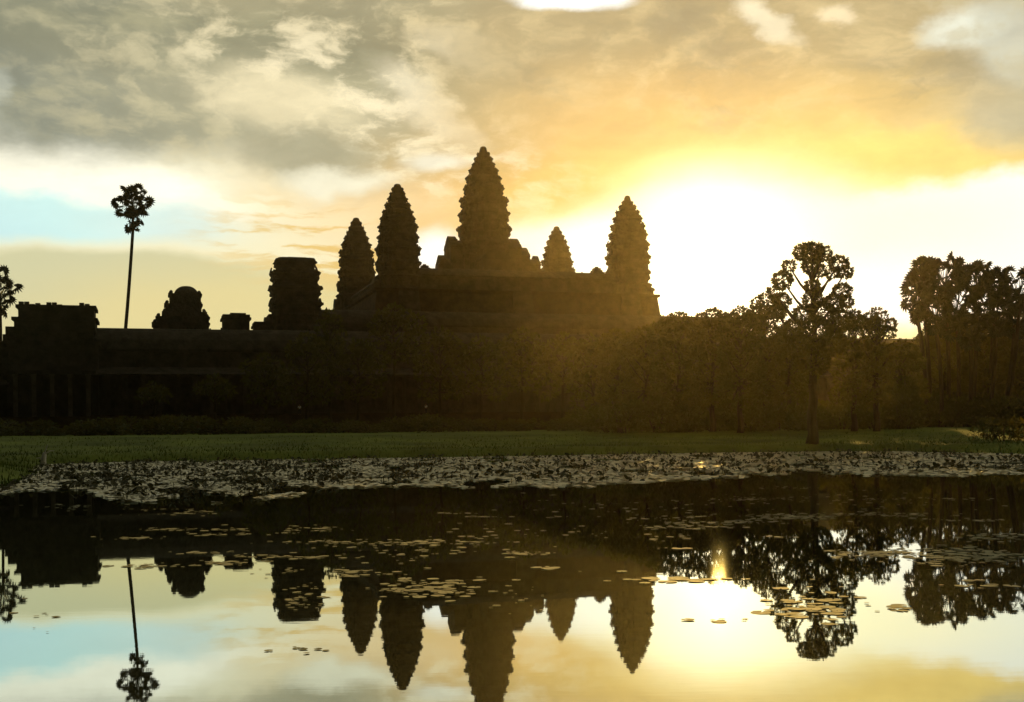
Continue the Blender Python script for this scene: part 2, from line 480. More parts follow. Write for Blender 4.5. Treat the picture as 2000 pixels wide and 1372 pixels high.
def tower(px, D, tip, prof, zbase, label, seed, broken=False):
    """prof: list of (photo y, half width in photo px) from the tip down; one tier between neighbours"""
    rnd = random.Random(seed)
    base = P(px, prof[-1][0], D)
    root = empty('temple_tower', (base.x, D, zbase), ANG, label, 'temple tower', 'stone towers of the temple')
    k = D / F
    zz = lambda py: P(px, py, D).z - zbase
    levels = [(zz(py), hw * k / 1.03) for py, hw in prof]
    r_top = levels[0][1]
    if not broken:
        z0, r0 = levels[0]
        zt = zz(tip)
        fin = MB()
        H = zt - z0
        rings = []
        for tt, rr in ((0, 1.0), (.2, 1.08), (.26, .88), (.42, .98), (.48, .84), (.66, .90), (.72, .70), (.88, .74), (.93, .55), (1.0, .42)):
            rings.append([(math.cos(a) * rr * r0, math.sin(a) * rr * r0, z0 + tt * H) for a in [i * math.pi / 8 for i in range(16)]])
        fin.loft(rings)
        fin.build('finial', m_stone, root)
    for i in range(len(levels) - 1):
        (zt, rt), (zb, rb) = levels[i], levels[i + 1]
        h = zt - zb
        mb = MB()
        j = 0.032
        rb *= rnd.uniform(.975, 1.02)
        pl = SQPLAN if broken else PLAN
        rt_ = rt * .9 if i else (r_top * .95 if not broken else rt)
        mb.loft([ring(rb * .88, zb - 0.02, j, rnd, pl), ring(rb * .87, zb + h * .22, j, rnd, pl), ring(rb * .95, zb + h * .26, j, rnd, pl), ring(rb * .97, zb + h * .40, j, rnd, pl),
                 ring(rb * .94, zb + h * .43, j, rnd, pl), ring(rb * .95, zb + h * .60, j, rnd, pl), ring(rb * 1.015, zb + h * .64, j, rnd, pl), ring(rb * 1.01, zb + h * .80, j, rnd, pl),
                 ring(rt_ * .6 + rb * .38, zb + h * .84, j, rnd, pl), ring(rt_, zt + 0.02, 0, None, pl)])
        for ix, (x, y) in enumerate(PLAN):
            if noise.noise(Vector((x * 1.3 + i, y * 1.3, seed))) < .18 and rnd.random() < (0.9 if not broken else (0.45 if i else 0)):
                f = rb * rnd.uniform(.94, .99)
                antefix(mb, x * f, y * f, zb + h * .74, rb * rnd.uniform(.10, .16), h * rnd.uniform(.18, .46), rnd.uniform(.15, .4))
        mb.build('tier', m_stone, root)
    zb, rb = levels[-1]
    body = MB()
    body.loft([ring(rb * 1.10, 0), ring(rb * 1.10, 0.8), ring(rb * 1.03, 1.1), ring(rb * .98, 1.4), ring(rb * .98, zb - 0.6), ring(rb * 1.04, zb - 0.3), ring(rb * 1.0, zb)])
    body.build('shaft', m_stone, root)
    # porches with doors on the four sides
    for s in range(4):
        Mx = Matrix.Rotation(s * math.pi / 2, 4, 'Z')
        pm = MB()
        hp = min(zb * 0.55, rb * 1.3)
        d0, d1, w = rb * .9, rb * 1.10, rb * .30
        for sgn in (-1, 1):
            pm.box(d0, d1, sgn * w - .35 if sgn > 0 else -w, w if sgn > 0 else -w + .35, 0, hp, Mx)
        prof_ = [(-w * 1.25, 0), (-w * 1.15, hp * .16), (-w * .8, hp * .34), (-w * .4, hp * .46), (0, hp * .55), (w * .4, hp * .46), (w * .8, hp * .34), (w * 1.15, hp * .16), (w * 1.25, 0)]
        a = [Mx @ Vector((d0, y, hp + z)) for y, z in prof_]
        b = [Mx @ Vector((d1 + .25, y, hp + z)) for y, z in prof_]
        n = len(prof_)
        pm.add(a + b, [tuple(range(n))[::-1], tuple(range(n, 2 * n))] + [(i, (i + 1) % n, (i + 1) % n + n, i + n) for i in range(n)])
        pm.build('porch', m_stone, root)
    return root
tower(946, 296, 287, [(299, 8), (308, 13.5), (319, 18.5), (330, 23.5), (344, 29.5), (364, 35), (386, 41), (411, 47), (441, 51.5), (471, 53.5), (500, 53.5)], 33.5,
      'tallest stone temple tower, tapering in ragged tiers at the centre', 1)
tower(778, 262, 360, [(368, 8), (376, 12), (386, 16), (398, 20.5), (411, 26), (424, 31), (439, 35.5), (458, 39), (480, 42), (506, 44), (540, 45)], 32,
      'second tallest stone tower, just left of the central one', 2)
tower(697, 314, 426, [(434, 7.5), (443, 11.5), (452, 15.5), (463, 20), (475, 25), (489, 30), (506, 34), (526, 36), (549, 38), (577, 40)], 30,
      'leftmost of the pointed stone towers, crowding its taller neighbour', 3)
tower(1088, 330, 443, [(452, 7), (460, 11), (470, 15.5), (481, 20.5), (494, 25), (508, 28.5), (523, 32), (541, 34.5)], 30,
      'smallest pointed stone tower, between the central tower and the right one', 4)
tower(1227, 278, 383, [(394, 7), (402, 11.5), (412, 18), (424, 24), (438, 29.5), (454, 34.5), (473, 38.5), (496, 41.5), (524, 43.5), (556, 45)], 32,
      'rightmost pointed stone tower, standing in the glare of the sun', 5)
tower(577, 242, 508, [(508, 40), (528, 42), (556, 49.5), (587, 52), (616, 54)], 22,
      'broken flat-topped stone tower left of the pointed ones', 6, broken=True)

# central tower's stepped wings
def wing(name, label, a0, a1, b0, b1, zs, cat='temple wing', mat=m_roof, parent=None):
    pass
root = empty('temple_wing', TP(0, 0, 33.5), ANG, 'stepped roofs flanking the foot of the tallest tower', 'temple wing')
def gable(mb, a0, a1, w, z0, z1, along='x', off=0):
    pr = [(-w, 0), (-w * 1.04, .12), (-w * .92, .42), (-w * .62, .74), (-w * .25, .95), (0, 1), (w * .25, .95), (w * .62, .74), (w * .92, .42), (w * 1.04, .12), (w, 0)]
    n = len(pr)
    A, B = [], []
    for y, z in pr:
        zc = z0 + (z1 - z0) * z
        if along == 'x': A.append((a0, off + y, zc)); B.append((a1, off + y, zc))
        else: A.append((off + y, a0, zc)); B.append((off + y, a1, zc))
    mb.add(A + B, [tuple(range(n)), tuple(range(2 * n - 1, n - 1, -1))] + [(i, i + n, (i + 1) % n + n, (i + 1) % n) for i in range(n)])
def step_block(x0, x1, w, top, roofh, nm='roof'):
    b = MB(); b.box(min(x0, x1), max(x0, x1), -w, w, 0, top - roofh); b.build('wing_wall', m_stone, root)
    r = MB(); gable(r, x0, x1, w + .3, top - roofh, top)
    for i in range(int(abs(x1 - x0) / .7)):
        x = min(x0, x1) + .35 + i * .7
        r.box(x - .14, x + .14, -.12, .12, top - .1, top + .38)
    xe = max(x0, x1) if abs(x1) > abs(x0) and x1 > 0 else min(x0, x1)
    antefix(r, xe, 0.001, top - roofh * .6, w * 1.1, roofh * 1.05, 0)
    r.build(nm, m_roof, root)
step_block(6.0, 9.2, 3.6, 15.3, 2.2)
step_block(9.0, 11.6, 3.0, 13.2, 2.0)
step_block(11.4, 14.6, 2.4, 11.2, 2.0)
step_block(-9.0, -6.0, 3.6, 15.3, 2.2)
step_block(-11.4, -8.8, 3.0, 10.6, 2.0)
for s in (-1, 1):
    b = MB(); b.box(-3.2, 3.2, min(s * 6, s * 13), max(s * 6, s * 13), 0, 9.0); b.build('wing_wall', m_stone, root)
    r = MB(); gable(r, s * 6, s * 13, 3.4, 9.0, 11.6, 'y'); r.build('roof', m_roof, root)

def gallery(label, origin, rot, length, z0, wall_h, roof_h, depth, pillars=True, aisle=3.0, pitch=2.6, group=None, plinth=True, win=True):
    """covered stone gallery along local x, its colonnade towards local -y"""
    root = empty('gallery', origin, rot, label, 'temple gallery', group)
    if plinth:
        b = MB()
        for i, (o, h0, h1) in enumerate(((2.0, 0, .34), (1.7, .34, .5), (1.4, .5, .72), (1.6, .72, .86), (1.2, .86, 1.0))):
            b.box(-o, length + o, -aisle - o, depth + o, z0 * h0 - .0, z0 * h1)
        b.build('plinth', m_laterite, root)
    w = MB()
    w.box(0, length, 0, .8, z0, z0 + wall_h)
    w.box(0, length, depth - .8, depth, z0, z0 + wall_h)
    w.box(-.05, length + .05, -.25, -.002, z0 + wall_h - .5, z0 + wall_h - .1)
    w.build('wall', m_stone, root)
    r = MB()
    gable_pts = MB()
    # main vault
    pr = [(-.5, 0), (-.55, .1), (0.1, .5), (depth * .25, .82), (depth * .42, .97), (depth * .5, 1), (depth * .58, .97), (depth * .75, .82), (depth - .1, .5), (depth + .55, .1), (depth + .5, 0)]
    n = len(pr)
    A = [(-.3, y, z0 + wall_h + roof_h * z) for y, z in pr]
    B = [(length + .3, y, z0 + wall_h + roof_h * z) for y, z in pr]
    r.add(A + B, [tuple(range(n)), tuple(range(2 * n - 1, n - 1, -1))] + [(i, i + n, (i + 1) % n + n, (i + 1) % n) for i in range(n)])
    rnd = random.Random(int(length * 10))
    x = 0.3
    while x < length - .3:             # ridge crest stones, many fallen
        if rnd.random() < .5 and noise.noise(Vector((x * .08, z0, 1))) > 0.05:
            r.box(x - .13, x + .13, depth * .5 - .12, depth * .5 + .12, z0 + wall_h + roof_h - .1, z0 + wall_h + roof_h + rnd.uniform(.15, .35))
        x += .6
    r.build('vault_roof', m_roof, root)
    if pillars:
        ph = wall_h * .62
        hr = MB()
        yy = [(-aisle - .5, ph - .1), (-aisle - .5, ph + .15), (-aisle * .7, ph + .7), (-aisle * .3, ph + 1.15), (-.26, ph + 1.35), (-.26, ph - .1)]
        n = len(yy)
        A = [(-.3, y, z0 + z) for y, z in yy]
        B = [(length + .3, y, z0 + z) for y, z in yy]
        hr.add(A + B, [tuple(range(n)), tuple(range(2 * n - 1, n - 1, -1))] + [(i, i + n, (i + 1) % n + n, (i + 1) % n) for i in range(n)])
        hr.build('half_vault_roof', m_roof, root)
        x = .6
        cnt = 0
        while x < length - .4 and cnt < 98:
            p = MB()
            p.box(x - .26, x + .26, -aisle - .26, -aisle + .26, z0 + .3, z0 + ph - .4)
            p.box(x - .36, x + .36, -aisle - .36, -aisle + .36, z0, z0 + .3)
            p.box(x - .36, x + .36, -aisle - .36, -aisle + .36, z0 + ph - .4, z0 + ph - .102)
            p.build('pillar', m_stone, root)
            x += pitch
            cnt += 1
    return root

# outer gallery: its front passes the left pavilion at 184 m and recedes to the right
O1 = Vector((-71, 184, 0))
def OG(s, off=0): return O1 + E * s + Nn * off
G0 = 4.6
gallery('long roofed stone gallery running right from the square left pavilion', OG(4.5, 0), ANG, 192, G0, 10.1, 3.9, 5.5, pitch=2.6)
gallery('lower end of the roofed gallery at the left edge', OG(-34, 0.5), ANG, 27, G0, 7.2, 2.9, 5.0, pitch=2.6)
tp = MB()
for (o, h0, h1) in ((0, -.5, 2.0), (-.5, 2.0, 2.5), (-.9, 2.5, 4.3)):
    tp.box(-60 - o, 215 + o, -10.5 - o, 12, h0, h1)
tag(tp.build('stone_terrace', m_laterite, None, O1), 'long low laterite terrace carrying the outer gallery behind the lawn', 'terrace').rotation_euler = (0, 0, ANG)

# corner pavilion (left block)
def block(mb, cx, w, dep, z0, z1, cor=0.5):
    mb.box(cx - w / 2, cx + w / 2, -dep / 2, dep / 2, z0, z1 - cor)
    mb.box(cx - w / 2 - .35, cx + w / 2 + .35, -dep / 2 - .35, dep / 2 + .35, z1 - cor, z1)
k = 184 / F
PAV = P(108, 640, 184)
root = empty('corner_pavilion', (PAV.x - .85, 186, 4.3), ANG, 'square flat-topped stone pavilion at the left end of the gallery', 'temple pavilion')
zf = lambda py: P(108, py, 184).z - 4.3
b = MB(); block(b, 0, 13.2, 8, 0, zf(668), .7); b.build('lower_storey', m_stone, root)
b = MB(); block(b, .3, 11.2, 7.2, zf(668), zf(645), .5); block(b, .3, 11.8, 7.2, zf(645), zf(622), .5); b.build('upper_storey', m_stone, root)
b = MB(); block(b, .5, 11.0, 7.0, zf(622), zf(598), .5)
rr = random.Random(4)
for i in range(14):
    x = -4.6 + i * .8
    hh = rr.choice([.0, .15, .3, .45]) if i > 1 else .5
    if hh: b.box(x - .35, x + .35, -3.2 - .02 * i, -2.4, zf(598), zf(598) + hh)
b.build('parapet', m_stone, root)
b = MB()
for i, (dx, py) in enumerate(((-6.9, 640), (-7.3, 655), (-8.2, 668), (-9.2, 676))):
    b.box(dx, -5.2, -3.0 + .05 * i, 3.0 - .05 * i, 0, zf(py))
b.build('side_step', m_stone, root)
for i in range(5):
    b = MB(); x = -5.2 + i * 2.6
    b.box(x - .3, x + .3, -6.6, -6.0, 0, 6.2); b.box(x - .42, x + .42, -6.72, -5.88, 6.2, 6.55); b.build('pillar', m_stone2, root)
b = MB(); b.box(-6.4, 6.4, -6.9, -4.36, 6.55, 7.1); b.build('porch_roof', m_roof, root)

# domed gate tower
root = empty('domed_shrine', (P(361, 640, 209).x, 209, 8), ANG, 'small domed stone shrine with stepped shoulders above the gallery roof', 'temple shrine')
zf = lambda py: P(361, py, 209).z - 8
kk = 209 / F / 1.16
prev = 0
for (hw, py, cx) in ((60, 634, -9), (56, 622, -5), (46, 612, -1), (39, 596, -3), (34, 576, 1)):
    b = MB()
    w = hw * 2 * kk
    z1 = zf(py)
    b.box(-w / 2 + cx * kk, w / 2 + cx * kk, -w * .40, w * .40, prev, z1 - .35)
    b.box(-w / 2 - .22 + cx * kk, w / 2 + .22 + cx * kk, -w * .42, w * .42, z1 - .35, z1)
    for sx in (-1, 1):
        antefix(b, sx * w * .49 + cx * kk, -w * .3, z1, .7, .6, .2)
    b.build('tier', m_stone, root)
    prev = z1
b = MB()
r0 = 23 * 209 / F
rings = []
for tt in (0, .25, .5, .7, .85, .95, 1.0):
    rr_ = math.sqrt(max(0.02, 1 - (tt * .93) ** 2))
    rings.append([(math.cos(a) * rr_ * r0 + .3, math.sin(a) * rr_ * r0, prev + tt * (zf(560) - prev)) for a in [i * math.pi / 10 for i in range(20)]])
b.loft(rings); b.build('dome', m_stone, root)

# small roofs between shrine and broken tower
def pavilion(px0, px1, py, D, zb, label, name='small_pavilion', cap=True, dep=5):
    c0 = P((px0 + px1) / 2, py, D)
    w = (px1 - px0) * D / F / 1.12
    root = empty(name, (c0.x, D, zb), ANG, label, 'temple pavilion')
    h = c0.z - zb
    b = MB(); b.box(-w / 2 + .2, w / 2 - .2, -dep / 2, dep / 2, 0, h - .9); b.build('wall', m_stone, root)
    b = MB()
    b.box(-w / 2 - .1, w / 2 + .1, -dep / 2 - .3, dep / 2 + .3, h - .9, h - .5)
    b.box(-w / 2 + .1, w / 2 - .1, -dep / 2, dep / 2, h - .5, h)
    if cap: b.box(-w * .2, w * .35, -dep * .3, dep * .3, h, h + .35)
    b.build('roof', m_roof, root)
    return root
pavilion(430, 490, 617, 205, 8, 'small boxy stone pavilion right of the domed shrine')
pavilion(492, 524, 631, 205, 8, 'low stone stub beside the broken flat-topped tower', cap=False)

# second gallery round the pyramid
gallery('upper stone gallery running right from the broken flat-topped tower', TP(-50, -41, 10), ANG, 100, 5, 8.5, 3.5, 5, pillars=False)
gallery('side stone gallery receding behind the broken flat-topped tower', TP(-47, -38, 10), ANG + math.pi / 2, 76, 5, 8.5, 3.5, 5, pillars=False)
# stepped pyramid
root = empty('stepped_pyramid', TP(0, 0, 0), ANG, 'steep stepped stone pyramid under the five pointed towers', 'temple pyramid')
for i, (h0, h1, s0) in enumerate(((0, 15, 38), (15, 20, 36.5), (20, 26, 35.3), (26, 32.5, 34))):
    b = MB()
    def sq(s, z): return [(-s, -s, z), (s, -s, z), (s, s, z), (-s, s, z)]
    b.loft([sq(s0, h0), sq(s0, h0 + .6), sq(s0 - .4, h0 + .9), sq(s0 - 1.0, h1 - .8), sq(s0 - .5, h1 - .5), sq(s0 - .5, h1)])
    b.build('terrace_step', m_laterite, root)
for a in (-26, 0, 26):
    b = MB()
    for i in range(26):
        b.box(a - 2.2, a + 2.2, -41 + i * .30, -32, 12 + i * .79, 12.79 + i * .79)
    b.build('stair', m_stone, root)
# gallery on top of the pyramid, four sides between the corner towers
for s in range(4):
    Mr = Matrix.Rotation(s * math.pi / 2, 4, 'Z')
    o = Mr @ Vector((-26, -29.5, 0))
    rt = gallery(['high stone gallery linking the two nearest pointed towers', 'high stone gallery on the right side of the pyramid top', 'high stone gallery on the far side of the pyramid top', 'high stone gallery on the left side of the pyramid top'][s],
                 TP(o.x, o.y, 32.5), ANG + s * math.pi / 2, 52, 0.0, 3.4, 1.9, 3.4, pillars=False, plinth=False)
# finials that stick up along the front roof line
for (px, py, D, hh, lab) in ((829, 518, 266, 1.2, 'small upright stone finial on the roof right of the second tallest tower'), (866, 508, 268, 1.6, 'small upright stone finial left of the tallest tower'), (1165, 523, 276, 1.3, 'small domed stone finial on the roof left of the rightmost tower')):
    c0 = P(px, py, D)
    b = MB()
    w = 1.0
    for z0_, z1_, ww in ((-2.6, -1.2, 1.5), (-1.2, -.7, 1.1), (-.7, -.2, .8), (-.2, .15, .35)):
        b.box(-ww, ww, -ww, ww, z0_, z1_)
    tag(b.build('roof_finial', m_stone, None, c0), lab, 'roof finial').rotation_euler = (0, 0, ANG)

# ------------------------------------------------------------------ vegetation
def leaf_ball(mb, c, r, n, size, rnd, flat=1.0, up=0.0):
    for _ in range(n):
        while True:
            d = Vector((rnd.uniform(-1, 1), rnd.uniform(-1, 1), rnd.uniform(-1, 1)))
            if 0.05 < d.length < 1: break
        rad = d.length ** 0.45
        d.normalize()
        p = c + Vector((d.x * r, d.y * r, d.z * r * flat)) * rad
        o = (d + Vector((rnd.uniform(-.9, .9), rnd.uniform(-.9, .9), rnd.uniform(-.9, .9) + up))).normalized()
        s = o.orthogonal().normalized()
        s = (Matrix.Rotation(rnd.uniform(0, 6.28), 3, o) @ s)
        Ls = size * rnd.uniform(.6, 1.35)
        w = Ls * .32
        b = len(mb.v)
        mb.v += [tuple(p), tuple(p + o * Ls * .45 + s * w), tuple(p + o * Ls), tuple(p + o * Ls * .45 - s * w)]
        mb.f.append((b, b + 1, b + 2, b + 3))
def fan(mb, c, d, r, rnd, n=11):
    """a fan palm leaf: pleated, with pointed tips"""
    d = d.normalized()
    a = d.orthogonal().normalized()
    a = Matrix.Rotation(rnd.uniform(0, 6.28), 3, d) @ a
    nrm = d.cross(a)
    b = len(mb.v)
    mb.v.append(tuple(c))
    spread = R(rnd.uniform(125, 155))
    for i in range(2 * n + 1):
        t_ = -spread + 2 * spread * i / (2 * n)
        rr = r * (1.0 if i % 2 else .62) * rnd.uniform(.9, 1.05)
        p = c + (d * math.cos(t_) + a * math.sin(t_)) * rr + nrm * (0.10 * r * (1 if i % 2 else -1)) + Vector((0, 0, -0.16 * rr * rr / r))
        mb.v.append(tuple(p))
    for i in range(2 * n):
        mb.f.append((b, b + 1 + i, b + 2 + i))
def fan_palm(root_pt, crown, rx, rz, label, cat='palm tree', lean=None, tr=(.22, .17), nl=30, fr_=1.0, seed=1, skirt=True, group=None, rmin=.62):
    rnd = random.Random(seed)
    root = empty('sugar_palm', root_pt, 0, label, cat, group)
    cb = crown - root_pt
    t_ = MB()
    base = cb - Vector((0, 0, rz * .95))
    pts, rs = [], []
    for i in range(9):
        u = i / 8
        pts.append(Vector((base.x * u + (0.25 * math.sin(u * 3.1)), base.y * u, base.z * u)))
        rs.append(tr[0] * (1 - u) + tr[1] * u + (.12 if i == 0 else 0))
    pts.append(cb - Vector((0, 0, rz * .25))); rs.append(tr[1] * .7)
    t_.tube(pts, rs, 8)
    t_.build('trunk', m_bark, root, smooth=True)
    cr = MB()
    ga = math.pi * (3 - math.sqrt(5))
    for i in range(nl):
        z = 1 - 1.8 * (i + .5) / nl
        a = i * ga + rnd.uniform(-.3, .3)
        h = math.sqrt(max(0, 1 - z * z))
        d = Vector((h * math.cos(a), h * math.sin(a), z))
        k_ = rnd.uniform(rmin, .9)
        tipp = cb + Vector((d.x * rx * k_ * (1.08 if z > -.5 else .85), d.y * rx * k_ * (1.08 if z > -.5 else .85), d.z * rz * k_))
        st_ = cb - Vector((0, 0, rz * .55))
        mid_ = (st_ + tipp) / 2 + Vector((0, 0, .2))
        cr.tube([st_, mid_, tipp], [.05, .04, .03], 4, cap=False)
        fan(cr, tipp, (d + Vector((rnd.uniform(-.4, .4), rnd.uniform(-.4, .4), rnd.uniform(-.4, .4)))), fr_ * rnd.uniform(.75, 1.1), rnd)
    if skirt:
        for i in range(14):
            a = rnd.uniform(0, 6.28)
            tipp = cb + Vector((math.cos(a) * rx * .28, math.sin(a) * rx * .28, -rz * rnd.uniform(.6, 1.0)))
            fan(cr, tipp, Vector((math.cos(a), math.sin(a), -1.2)), fr_ * .7, rnd, 7)
    cr.build('crown', m_palm, root)
    return root
def gz(x, y): return ground_z(x, y)
# tall palm on the left: trunk leans right
c_ = P(259, 402, 196)
b_ = P(224, 840, 196); b_.z = 1.5
fan_palm(b_, c_, 34 * 196 / F, 50 * 196 / F, 'tall lone sugar palm rising above the gallery on the left', seed=3, tr=(.34, .26), nl=54, fr_=1.1, rmin=.25)
c_ = P(0, 565, 205); b_ = P(-2, 840, 205); b_.z = 1.5
fan_palm(b_, c_, 36 * 205 / F, 48 * 205 / F, 'sugar palm half cut off by the left edge', seed=5, tr=(.3, .25), nl=34, fr_=1.3, rmin=.4)
# palms at the right: a tight cluster of crowns
RP = [(1800, 535, 132, 26, 34, 'small high sugar palm crown on the left shoulder of the right-hand cluster'), (1868, 590, 133, 40, 46, 'sugar palm crown filling the middle of the right-hand cluster'), (1940, 556, 136, 26, 36, 'small sugar palm crown nearest the edge-cut palm'),
      (1980, 612, 132, 40, 44, 'low sugar palm under the edge-cut palm'), (1895, 640, 128, 44, 40, 'lowest sugar palm in the middle of the right-hand cluster'),
      (1845, 540, 131, 42, 44, 'broadest sugar palm crown of the right-hand cluster'), (1905, 545, 134, 36, 46, 'sugar palm right of the broadest crown in the right-hand cluster'),
      (1792, 575, 130, 27, 50, 'sugar palm on the left flank of the right-hand cluster'), (1990, 562, 129, 44, 44, 'sugar palm cut off by the right edge'),
      (1828, 610, 127, 34, 40, 'lower sugar palm tucked under the broadest crown at right'), (1945, 612, 127, 38, 42, 'lower sugar palm between the cluster and the right edge')]
for i, (px, py, D, rx, rz, lab) in enumerate(RP):
    c_ = P(px, py, D)
    bx = P(px + (1870 - px) * .25, 830, D)
    bx.z = gz(bx.x, bx.y) - .05
    fan_palm(bx, c_, rx * D / F, rz * D / F, lab, seed=20 + i, tr=(.26, .2), nl=30, fr_=1.0, group='sugar palms clustered at the right', rmin=.5)

def tree(name, label, cat, base, clumps, D, dens, size, mat, trunk_r=.3, seed=1, group=None, fork=None, fans=False, depth=1.0):
    """clumps: (px, py, radius px, depth offset m)"""
    rnd = random.Random(seed)
    root = empty(name, base, 0, label, cat, group)
    k_ = D / F
    cs2 = [(P(px, py, D + dz) - base, r * (D + dz) / F) for px, py, r, dz in clumps]
    top = max(c[0].z for c in cs2)
    fk = fork or Vector((0, 0, top * .42))
    t_ = MB()
    n = 6
    t_.tube([fk * (i / n) + Vector((.08 * math.sin(i * 1.7), 0, 0)) for i in range(n + 1)] , [trunk_r * (1.25 if i == 0 else 1 - .3 * i / n) for i in range(n + 1)], 9)
    lead = Vector((fk.x, fk.y, top * .9))
    t_.tube([fk, (fk + lead) / 2 + Vector((.2, 0, 0)), lead], [trunk_r * .7, trunk_r * .4, trunk_r * .12], 7)
    for c, r in cs2:
        h = min(c.z * .85, max(fk.z, c.z - abs(c.x - fk.x) * .9 - .8))
        st_ = Vector((fk.x, fk.y, max(fk.z, h)))
        mid_ = (st_ + c) / 2 + Vector((0, 0, -.15 * (c - st_).length * .5))
        t_.tube([st_, mid_, c], [trunk_r * .35, trunk_r * .22, trunk_r * .1], 5, cap=False)
    t_.build('trunk', m_bark, root, smooth=True)
    cr = MB()
    for c, r in cs2:
        nn = int(dens * r * r)
        leaf_ball(cr, c, r * .92, nn, size, rnd, .85)
        if fans:
            for _ in range(int(9 + r * 5)):
                d = Vector((rnd.uniform(-1, 1), rnd.uniform(-1, 1), rnd.uniform(-.8, 1))).normalized()
                fan(cr, c + d * r * .45, d, r * .62, rnd, 8)
    cr.build('crown', mat, root)
    return root
# the shore tree in front of the sun's right side
b_ = W(1586, 872); b_ = P(1586, 866, 88); b_.z = gz(b_.x, 88) - .05
tree('shore_tree', 'large tree with lobed crown standing alone on the lawn by the water', 'tree', b_,
     [(1588, 494, 24, 0), (1568, 492, 18, .4), (1608, 496, 17, -.5), (1585, 520, 18, .5), (1601, 530, 13, .2),
      (1638, 516, 19, 0), (1652, 532, 14, .4), (1625, 535, 12, .6), (1541, 520, 13, 0), (1528, 548, 20, .3), (1512, 572, 14, -.3), (1527, 588, 17, 0), (1515, 610, 15, .3),
      (1586, 560, 15, 0), (1588, 585, 20, .4), (1645, 570, 18, 0), (1654, 590, 12, .2), (1628, 592, 19, -.3), (1605, 612, 26, 0), (1570, 615, 22, .3), (1645, 625, 24, 0), (1550, 645, 24, .2),
      (1590, 650, 36, 0), (1625, 670, 30, .5), (1555, 680, 26, -.4), (1590, 705, 34, 0)], 88, 800, .26, m_leaf2, .42, 11, fork=Vector((.1, 0, 4.5)))
# treeline behind the lawn, under the sun
TL = [  # centre px, top py, half width px, D, base py
    (1262, 634, 46, 118), (1325, 608, 50, 112), (1392, 600, 46, 110), (1446, 598, 42, 108), (1494, 572, 36, 112), (1540, 640, 40, 120), (1205, 640, 44, 128),
    (1668, 606, 34, 108), (1712, 601, 26, 106), (1760, 662, 40, 118), (1845, 622, 60, 138), (1925, 600, 60, 140), (1990, 610, 50, 136)]
TLAB = ['bushy tree under the foot of the rightmost tower', 'round tree below the left side of the sun glare', 'low tree directly below the sun', 'tree just right of the sun, in full glare', 'tree touching the left side of the shore tree crown',
        'dim tree behind the trunk of the shore tree', 'dim tree left of the rightmost tower foot', 'tree immediately right of the shore tree', 'flat-topped tree right of the shore tree, before the bright gap', 'low bushes under the bright gap at right',
        'dark tree below the broadest palm crown', 'dark tree beneath the right-hand palms', 'dark tree at the right edge below the palms']
for i, (px, py, hw, D) in enumerate(TL):
    rnd = random.Random(100 + i)
    b_ = P(px, 838, D); b_.z = gz(b_.x, D) - .05
    cl = []
    yy = py + hw * .42
    cl.append((px, yy, hw * .44, 0)); cl.append((px - hw * .42, yy + 8, hw * .38, .5)); cl.append((px + hw * .42, yy + 6, hw * .38, -.5))
    row = yy + hw * .5
    while row < 800:
        for dx in (-.75, -.25, .3, .8):
            cl.append((px + dx * hw + rnd.uniform(-8, 8), row + rnd.uniform(-10, 10), hw * rnd.uniform(.34, .5), rnd.uniform(-1.2, 1.2)))
        row += hw * .62
    tree('broadleaf_tree', TLAB[i], 'tree', b_, cl, D, 340, .31, m_leaf if i % 2 else m_leaf2, .28, 200 + i, group='trees behind the lawn')
# trees before the temple, left and middle: dark against dark
ML = [(600, 650, 44, 160), (645, 606, 26, 165), (770, 592, 50, 168), (860, 640, 44, 160), (940, 655, 50, 158), (1020, 640, 48, 150), (1100, 650, 50, 146), (1160, 655, 44, 138), (700, 660, 46, 158), (520, 690, 40, 165), (420, 730, 38, 165), (300, 745, 36, 166)]
MLAB = ['dark tree in front of the broken tower', 'small crown peeking out right of the broken tower', 'round-crowned tree before the second tallest tower', 'dark tree left below the tallest tower', 'dark tree straight below the tallest tower', 'dark tree right below the tallest tower',
        'dark tree below the smallest pointed tower', 'dark tree between the two right towers, low down', 'dark tree below the leftmost pointed tower', 'low dark tree left of the broken tower foot', 'low dark tree below the small boxy pavilion', 'low dark tree below the domed shrine']
for i, (px, py, hw, D) in enumerate(ML):
    rnd = random.Random(300 + i)
    b_ = P(px, 838, D); b_.z = gz(b_.x, D) - .05
    cl = []
    yy = py + hw * .42
    cl.append((px, yy, hw * .44, 0)); cl.append((px - hw * .42, yy + 10, hw * .38, .5)); cl.append((px + hw * .42, yy + 8, hw * .38, -.5))
    row = yy + hw * .5
    while row < min(py + 130, 780):
        for dx in (-.7, 0, .7):
            cl.append((px + dx * hw + rnd.uniform(-8, 8), row + rnd.uniform(-10, 10), hw * rnd.uniform(.34, .48), rnd.uniform(-1.5, 1.5)))
        row += hw * .6
    tree('broadleaf_tree', MLAB[i], 'tree', b_, cl, D, 60, .6, m_leaf, .3, 400 + i, group='trees before the temple')
